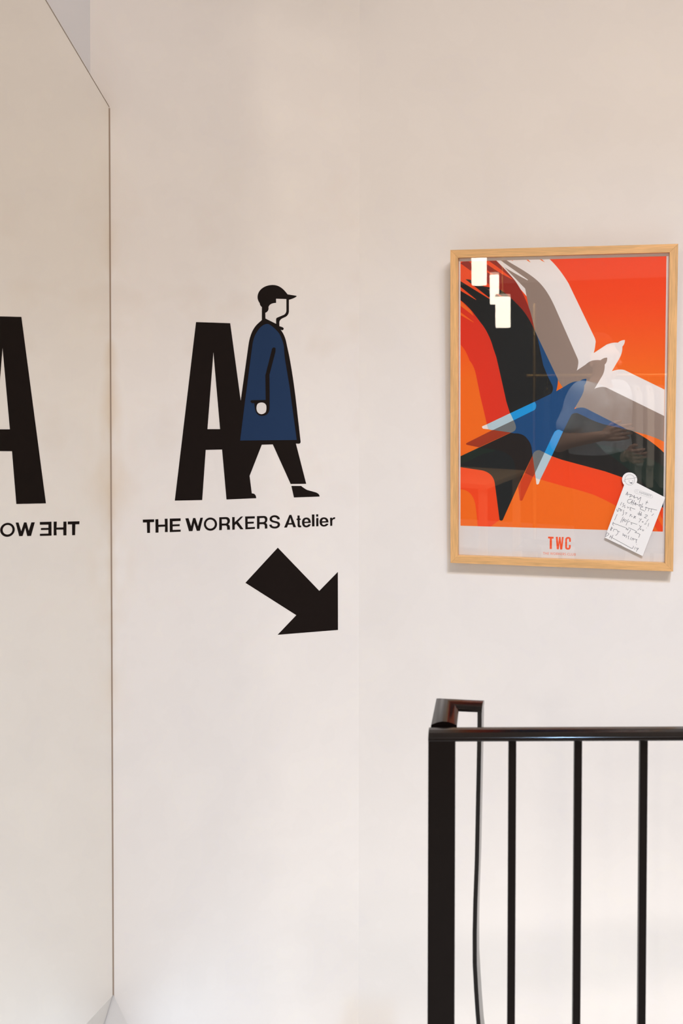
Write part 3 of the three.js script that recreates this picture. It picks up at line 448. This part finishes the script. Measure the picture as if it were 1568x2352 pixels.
{
  const P = LIGHT.panel, [x, z] = P.at, w = P.size, d = P.depth, o = thing('ceiling_panel_light', 'long narrow ceiling light in the middle of the shop', 'ceiling light', [x, CEIL, z]);
  part('frame', mergeGeometries([box(w + 0.04, 0.03, 0.02, 0, -0.015, d / 2 + 0.01), box(w + 0.04, 0.03, 0.02, 0, -0.015, -d / 2 - 0.01), box(0.02, 0.03, d, w / 2 + 0.01, -0.015, 0), box(0.02, 0.03, d, -w / 2 - 0.01, -0.015, 0)]), std(lin(0.75, 0.75, 0.75), 0.5), o);
  part('diffuser', box(w, 0.004, d, 0, -0.022, 0), std(0xffffff, 0.6, { emissive: lin(...P.color), emissiveIntensity: 1.5 }), o);
  const l = new THREE.RectAreaLight(lin(...P.color), P.power, w, d); l.name = 'panel_glow'; l.position.set(x, CEIL - 0.028, z); l.rotation.x = -Math.PI / 2; scene.add(l);
}
{
  const P = LIGHT.stair, cx = 0.45, y = -0.09, o = thing('added_stair_light', 'added long slim light on the landing edge that brightens the lower walls', 'added light', [cx, y, wellZ]);  // unseen strip, added to lift the lower walls
  part('strip_housing', box(P.size + 0.02, 0.09, 0.006, 0, 0, -0.0035), std(lin(0.5, 0.5, 0.5), 0.5), o);
  part('diffuser', box(P.size, 0.08, 0.003, 0, 0, -0.0085), std(0xffffff, 0.6, { emissive: lin(...P.color), emissiveIntensity: 1.5 }), o);
  const l = new THREE.RectAreaLight(lin(...P.color), P.power, P.size, 0.08); l.name = 'added_stair_glow'; l.position.set(cx, y, wellZ - 0.014); scene.add(l);
}
{
  const P = LIGHT.step, mid = [(SEAM[0] + wellE[0]) / 2, (SEAM[1] + wellE[1]) / 2], d = new THREE.Vector2(wellE[0] - SEAM[0], wellE[1] - SEAM[1]).normalize(), n = [d.y, -d.x].map((v) => v);
  const o = thing('added_step_light', 'added slim light strip under the landing edge that brightens the lower sign wall', 'added light', [mid[0] + n[0] * 0.001, -0.085, mid[1] + n[1] * 0.001], Math.atan2(-d.y, d.x));  // hidden strip put in to brighten the foot of the sign wall
  part('strip_housing', box(P.size + 0.02, 0.06, 0.006, 0, 0, -0.0035), std(lin(0.5, 0.5, 0.5), 0.5), o);
  part('diffuser', box(P.size, 0.05, 0.003, 0, 0, -0.0085), std(0xffffff, 0.6, { emissive: lin(...P.color), emissiveIntensity: 1.5 }), o);
  const l = new THREE.RectAreaLight(lin(...P.color), P.power, P.size, 0.05); l.name = 'added_step_glow'; l.position.set(mid[0] + n[0] * 0.014, -0.085, mid[1] + n[1] * 0.014); l.rotation.y = Math.atan2(-n[0], -n[1]); scene.add(l);
}
// three pendants seen in the poster glass
const frosted = std(lin(0.9, 0.88, 0.84), 0.5, { emissive: lin(...LIGHT.pendant.color), emissiveIntensity: LIGHT.pendant.glow });
const collar = std(lin(0.8, 0.72, 0.66), 0.5, { emissive: lin(1, 0.7, 0.5), emissiveIntensity: 3 });  // weak glow imitating the way the lamp fades at its top
function pendant(label, [x, y, z], r, h) {
  const o = thing('pendant_lamp', label, 'pendant lamp', [x, y, z], 0, undefined);
  const pts = [[0.006, h / 2], [r - 0.004, h / 2], [r, h / 2 - 0.004], [r, -h / 2 + 0.004], [r - 0.004, -h / 2], [0, -h / 2]].reverse().map(([a, b]) => new THREE.Vector2(a, b));
  part('glass_shade', new THREE.LatheGeometry(pts, 36), frosted, o, 'glowing white glass cylinder');
  part('collar', new THREE.CylinderGeometry(r, r, 0.018, 36).translate(0, h / 2 + 0.009, 0), collar, o, 'dimly glowing frosted top');
  part('brass_cap', new THREE.CylinderGeometry(0.009, 0.012, 0.03, 28).translate(0, h / 2 + 0.0335, 0), brass, o, 'brass cap');
  part('cord', new THREE.CylinderGeometry(0.004, 0.004, CEIL - y - h / 2 - 0.048, 10).translate(0, (CEIL - y + h / 2 + 0.048) / 2, 0), brass, o);
  part('ceiling_rose', new THREE.CylinderGeometry(0.045, 0.05, 0.02, 28).translate(0, CEIL - y - 0.01, 0), brass, o);
  const l = new THREE.PointLight(lin(...LIGHT.pendant.color), LIGHT.pendant.power, 0, 2); l.name = 'pendant_bulb'; l.position.set(x, y, z); l.castShadow = true; scene.add(l);
}
pendant('glowing white cylinder pendant, highest of the three reflected in the poster', [-1.0017, 2.103, 1.2209], 0.05, 0.19);
pendant('slim glowing white pendant between the two wide ones reflected in the poster', [-1.0261, 2.0119, 1.6437], 0.033, 0.205);
pendant('glowing white cylinder pendant, lowest of the three reflected in the poster', [-0.8597, 1.8295, 1.2884], 0.05, 0.2);

// ---------------------------------------------------------------- the shop behind, seen in the poster glass
{
  const turn = -0.18, at = [-0.40, 0, 2.2], L = 1.42;
  const r = thing('clothes_rack', 'brass clothes rail on two upright posts reflected in the poster', 'clothes rack', at, turn);
  part('rail', new THREE.CylinderGeometry(0.012, 0.012, L + 0.12, 16).rotateZ(Math.PI / 2).translate(0.25, 1.39, 0), brass, r);
  for (const s of [-1, 1]) {
    part('upright', new THREE.CylinderGeometry(0.014, 0.014, 1.94, 16).translate(0.25 + s * L / 2, 0.97, 0), brass, r);
    part('foot', rbox(0.05, 0.02, 0.46, 0.006, 0.25 + s * L / 2, 0.01, 0), brass, r);
  }
  // garments hang square to the rail
  const side = [[0.03, 0], [0.10, -0.01], [0.21, -0.05], [0.25, -0.10], [0.29, -0.55], [0.24, -0.57], [0.215, -0.24], [0.22, -0.72], [-0.22, -0.72], [-0.215, -0.24], [-0.24, -0.57], [-0.29, -0.55], [-0.25, -0.10], [-0.21, -0.05], [-0.10, -0.01], [-0.03, 0]];
  const shirt = new THREE.ExtrudeGeometry(new THREE.Shape(side.map(([a, b]) => new THREE.Vector2(a, b))), { depth: 0.02, bevelEnabled: true, bevelThickness: 0.016, bevelSize: 0.012, bevelSegments: 4 }).translate(0, 0, -0.01).rotateY(Math.PI / 2);
  const hook = new THREE.TubeGeometry(new THREE.CatmullRomCurve3([[0, -0.02, 0], [0, 0.04, 0], [0, 0.055, 0.012], [0, 0.066, 0.016], [0, 0.080, 0.006], [0, 0.082, -0.006], [0, 0.07, -0.015]].map((p) => new THREE.Vector3(...p))), 24, 0.002, 6);
  const bar = rbox(0.012, 0.02, 0.38, 0.005, 0, -0.03, 0);
  const cloth = [['charcoal', 0.03, 0.03, 0.032], ['black', 0.012, 0.012, 0.013], ['navy', 0.015, 0.022, 0.045], ['olive', 0.06, 0.06, 0.035], ['pale grey', 0.42, 0.40, 0.37], ['cream', 0.6, 0.55, 0.47], ['stone', 0.32, 0.3, 0.27], ['dark brown', 0.05, 0.033, 0.022]];
  const spots = [-0.36, -0.24, -0.13, 0.18, 0.30, 0.40, 0.49, 0.64];
  cloth.forEach(([tone, ...c], i) => {
    const p = new THREE.Vector3(spots[i], 1.39 - 0.068, 0).applyAxisAngle(new THREE.Vector3(0, 1, 0), turn);
    const g = thing('hanging_shirt', tone + ' long-sleeved shirt on a hanger on the brass rail', 'shirt', [at[0] + p.x, p.y, at[2] + p.z], turn + (rand() - 0.5) * 0.2, 'shirts on the brass rail');
    part('shirt_body', shirt.clone().translate(0, -0.02, 0), std(lin(...c), 0.9), g);
    part('hanger', mergeGeometries([hook, bar].map((q) => { const k = q.index ? q.toNonIndexed() : q.clone(); return k; })), brass, g);
  });
  const oak = std(lin(0.55, 0.36, 0.19), 0.5), tb = thing('display_table', 'low oak display table beside the clothes rail in the shop', 'table', [-1.55, 0, 1.6], 0.12);
  part('tabletop', rbox(1.3, 0.035, 0.7, 0.006, 0, 0.672, 0), oak, tb);
  for (const sx of [-1, 1]) for (const sz of [-1, 1]) part('leg', rbox(0.05, 0.655, 0.05, 0.006, sx * 0.6, 0.3275, sz * 0.3), oak, tb);
}

// ---------------------------------------------------------------- the person standing behind the camera, reflected in the poster glass
{
  const man = thing('person', 'person in a pale blue T-shirt and dark trousers gesturing, reflected in the poster', 'person', [-0.08, 0, 0.50], -1.15);
  const B = (a, b, ra, rb) => ({ a: new THREE.Vector3(...a), d: new THREE.Vector3(...b).sub(new THREE.Vector3(...a)), ra, rb });
  const dist = (x, y, z, bones, k) => {
    let f = 1e3;
    for (const { a, d, ra, rb } of bones) {
      const px = x - a.x, py = y - a.y, pz = z - a.z, q = Math.min(1, Math.max(0, (px * d.x + py * d.y + pz * d.z) / (d.lengthSq() || 1)));
      const g = Math.hypot(px - d.x * q, py - d.y * q, pz - d.z * q) - ra - (rb - ra) * q;
      const h = Math.max(0, k - Math.abs(f - g)) / k; f = Math.min(f, g) - h * h * k / 4;
    }
    return f;
  };
  function mesh(bones, k, lo, hi, cell, extra) {
    const size = Math.max(hi[0] - lo[0], hi[1] - lo[1], hi[2] - lo[2]), n = Math.ceil(size / cell) + 4, mc = new MarchingCubes(n, new THREE.MeshBasicMaterial(), false, false, 400000);
    const half = n / 2, s = cell, c = [0, 1, 2].map((i) => (lo[i] + hi[i]) / 2);
    mc.isolation = 0; mc.field.fill(-1);
    for (let iz = 0; iz < n; iz++) for (let iy = 0; iy < n; iy++) for (let ix = 0; ix < n; ix++) {
      const x = c[0] + (ix - half) * s, y = c[1] + (iy - half) * s, z = c[2] + (iz - half) * s;
      if (x < lo[0] - s * 2 || x > hi[0] + s * 2 || y < lo[1] - s * 2 || y > hi[1] + s * 2 || z < lo[2] - s * 2 || z > hi[2] + s * 2) continue;
      let f = dist(x, y, z, bones, k); if (extra) f = extra(f, x, y, z); mc.field[ix + iy * n + iz * n * n] = -f;
    }
    mc.update();
    const m = mc.count, p = mc.positionArray.slice(0, m * 3), nn = mc.normalArray.slice(0, m * 3);
    for (let i = 0; i < m * 3; i++) p[i] = p[i] * half * s + c[i % 3];
    const g = new THREE.BufferGeometry(); g.setAttribute('position', new THREE.BufferAttribute(p, 3)); g.setAttribute('normal', new THREE.BufferAttribute(nn, 3));
    return g;
  }
  // own axes: the person faces -z; x to their right hand
  const sh = 1.335, LS = [-0.175, sh, 0], RS = [0.175, sh, 0], LE = [-0.24, 1.08, 0.10], LW = [-0.215, 1.13, -0.15], RE = [0.225, 1.08, 0.06], RW = [0.07, 1.0, -0.125];
  const torso = [B([-0.09, 0.93, 0], [-0.09, 1.02, 0], 0.10, 0.09), B([0.09, 0.93, 0], [0.09, 1.02, 0], 0.10, 0.09), B([-0.075, 1.02, 0], [-0.09, 1.24, 0], 0.095, 0.105), B([0.075, 1.02, 0], [0.09, 1.24, 0], 0.095, 0.105), B([-0.15, sh - 0.02, 0.005], [0.15, sh - 0.02, 0.005], 0.062, 0.062), B([0, 1.3, 0.01], [0, 1.36, 0.01], 0.07, 0.055)];
  const arms = [B(LS, LE, 0.048, 0.038), B(LE, LW, 0.039, 0.026), B(RS, RE, 0.048, 0.038), B(RE, RW, 0.039, 0.026)];
  const legs = [-1, 1].flatMap((s) => [B([s * 0.09, 0.86, 0], [s * 0.1, 0.47, -0.01], 0.082, 0.055), B([s * 0.1, 0.47, -0.01], [s * 0.105, 0.09, 0.02], 0.054, 0.036), B([s * 0.105, 0.07, 0.02], [s * 0.12, 0.045, -0.12], 0.036, 0.028)]);
  const neck = [B([0, 1.34, 0.01], [0, 1.43, -0.005], 0.054, 0.05)];
  const skull = [B([0, 1.555, 0.0], [0, 1.53, -0.02], 0.082, 0.078), B([0, 1.47, -0.045], [0, 1.445, -0.06], 0.05, 0.036), B([0, 1.34, 0.01], [0, 1.47, -0.01], 0.053, 0.05), B([0, 1.535, -0.095], [0, 1.498, -0.118], 0.007, 0.013), B([-0.03, 1.545, -0.088], [0.03, 1.545, -0.088], 0.011, 0.011), B([-0.013, 1.462, -0.096], [0.013, 1.462, -0.096], 0.007, 0.007), B([-0.082, 1.535, 0.0], [-0.088, 1.49, 0.002], 0.011, 0.008), B([0.082, 1.535, 0.0], [0.088, 1.49, 0.002], 0.011, 0.008)];
  const body = mesh([...torso, ...arms, ...legs, ...neck], 0.045, [-0.32, 0.0, -0.2], [0.32, 1.46, 0.2], 0.012);
  const head = mesh(skull, 0.02, [-0.12, 1.36, -0.16], [0.12, 1.66, 0.11], 0.0045);
  // a hand: wrist, direction of the fingers, side on which the thumb leaves
  function hand(w, dir, across, curl) {
    const d = new THREE.Vector3(...dir).normalize(), a = new THREE.Vector3(...across).normalize(), n = new THREE.Vector3().crossVectors(d, a).normalize(), P = (u, v, q) => [w[0] + d.x * u + a.x * v + n.x * q, w[1] + d.y * u + a.y * v + n.y * q, w[2] + d.z * u + a.z * v + n.z * q];
    const b = [B(w, P(0.03, 0, 0), 0.025, 0.022)];
    for (let i = 0; i < 4; i++) b.push(B(P(0.02, -0.018 + 0.012 * i, 0), P(0.082, -0.03 + 0.02 * i, 0), 0.013, 0.0105));
    [0.066, 0.078, 0.072, 0.056].forEach((len, i) => {
      const v = 0.03 - 0.02 * i; let u = 0.086, q = 0, t = curl[i]; const cut = [0.45, 0.32, 0.23];
      cut.forEach((c, j) => { const u1 = u + Math.cos(t) * len * c, q1 = q + Math.sin(t) * len * c; b.push(B(P(u, v, q), P(u1, v * 1.04, q1), 0.0085 - 0.0008 * j, 0.008 - 0.0008 * j)); u = u1; q = q1; t += curl[i] * 0.7; });
    });
    b.push(B(P(0.022, 0.022, 0), P(0.052, 0.047, 0.008), 0.014, 0.0105), B(P(0.052, 0.047, 0.008), P(0.078, 0.056, 0.016), 0.0098, 0.0085), B(P(0.078, 0.056, 0.016), P(0.1, 0.058, 0.022), 0.0088, 0.0075));
    const lo = [0, 1, 2].map((i) => w[i] + Math.min(0, d.getComponent(i)) * 0.17 - 0.075), hi = [0, 1, 2].map((i) => w[i] + Math.max(0, d.getComponent(i)) * 0.17 + 0.075);
    return mesh(b, 0.007, lo, hi, 0.0034);
  }
  const skin = std(lin(0.55, 0.33, 0.23), 0.55);
  const left = hand(LW, [0.42, 0.2, -0.85], [0.05, 0.95, 0.2], [0.15, 0.25, 0.35, 0.45]), right = hand(RW, [-0.55, 0.05, -0.75], [-0.1, 0.98, 0.1], [0.7, 0.8, 0.85, 0.9]);
  part('body', mergeGeometries([body, head, left, right]), skin, man, 'bare head, arms and hands');
  const fold = (f, x, y, z) => f + 0.003 * noise3(x * 14, y * 9, z * 14);
  const grow = (list, r) => list.map((b) => ({ ...b, ra: b.ra + r, rb: b.rb + r }));
  const cutArm = (s, e) => { const q = 0.62; return B(s, s.map((v, i) => v + (e[i] - v) * q), 0.062, 0.062); };
  const tee = mesh([...grow(torso.slice(0, 5), 0.02), cutArm(LS, LE), cutArm(RS, RE)], 0.05, [-0.34, 0.86, -0.19], [0.34, 1.42, 0.2], 0.01, (f, x, y, z) => Math.max(fold(f, x, y, z), 1.02 - y, -(Math.hypot(x, (z + 0.0) * 1.0) - 0.072 + (1.39 - y) * 0.5)));
  part('t_shirt', tee, std(lin(0.60, 0.68, 0.74), 0.9), man, 'pale blue short-sleeved T-shirt');
  const trouser = mesh([...grow(torso.slice(0, 4), 0.012), ...[-1, 1].flatMap((s) => [B([s * 0.085, 0.9, 0], [s * 0.1, 0.47, -0.01], 0.105, 0.08), B([s * 0.1, 0.47, -0.01], [s * 0.105, 0.09, 0.02], 0.08, 0.066)])], 0.03, [-0.25, 0.05, -0.17], [0.25, 1.08, 0.17], 0.01, (f, x, y, z) => Math.max(fold(f, x, y, z), y - 1.05, 0.065 - y));
  part('trousers', trouser, std(lin(0.016, 0.017, 0.02), 0.9), man, 'dark trousers');
  const hairGeo = mesh([B([0, 1.575, 0.012], [0, 1.55, 0.02], 0.088, 0.084)], 0.01, [-0.11, 1.44, -0.12], [0.11, 1.68, 0.12], 0.005, (f, x, y, z) => Math.max(f + 0.004 * noise3(x * 40, y * 40, z * 40), 1.555 - y - (z + 0.03) * 1.1 - Math.max(0, z) * 0.6));
  part('hair', hairGeo, std(lin(0.03, 0.02, 0.014), 0.8), man, 'short dark hair');
  for (const s of [-1, 1]) {
    part('eye', new THREE.SphereGeometry(0.0115, 20, 14).translate(s * 0.031, 1.524, -0.083), std(lin(0.75, 0.72, 0.7), 0.2), man);
    part('shoe', mesh([B([s * 0.105, 0.045, 0.05], [s * 0.118, 0.04, -0.13], 0.044, 0.036), B([s * 0.105, 0.06, 0.03], [s * 0.108, 0.075, 0.01], 0.046, 0.048)], 0.03, [s * 0.11 - 0.08, 0.0, -0.19], [s * 0.11 + 0.08, 0.14, 0.12], 0.006, (f, x, y) => Math.max(f, 0.004 - y)), std(lin(0.5, 0.5, 0.5), 0.6), man);
  }
}
renderer.render(scene, camera);
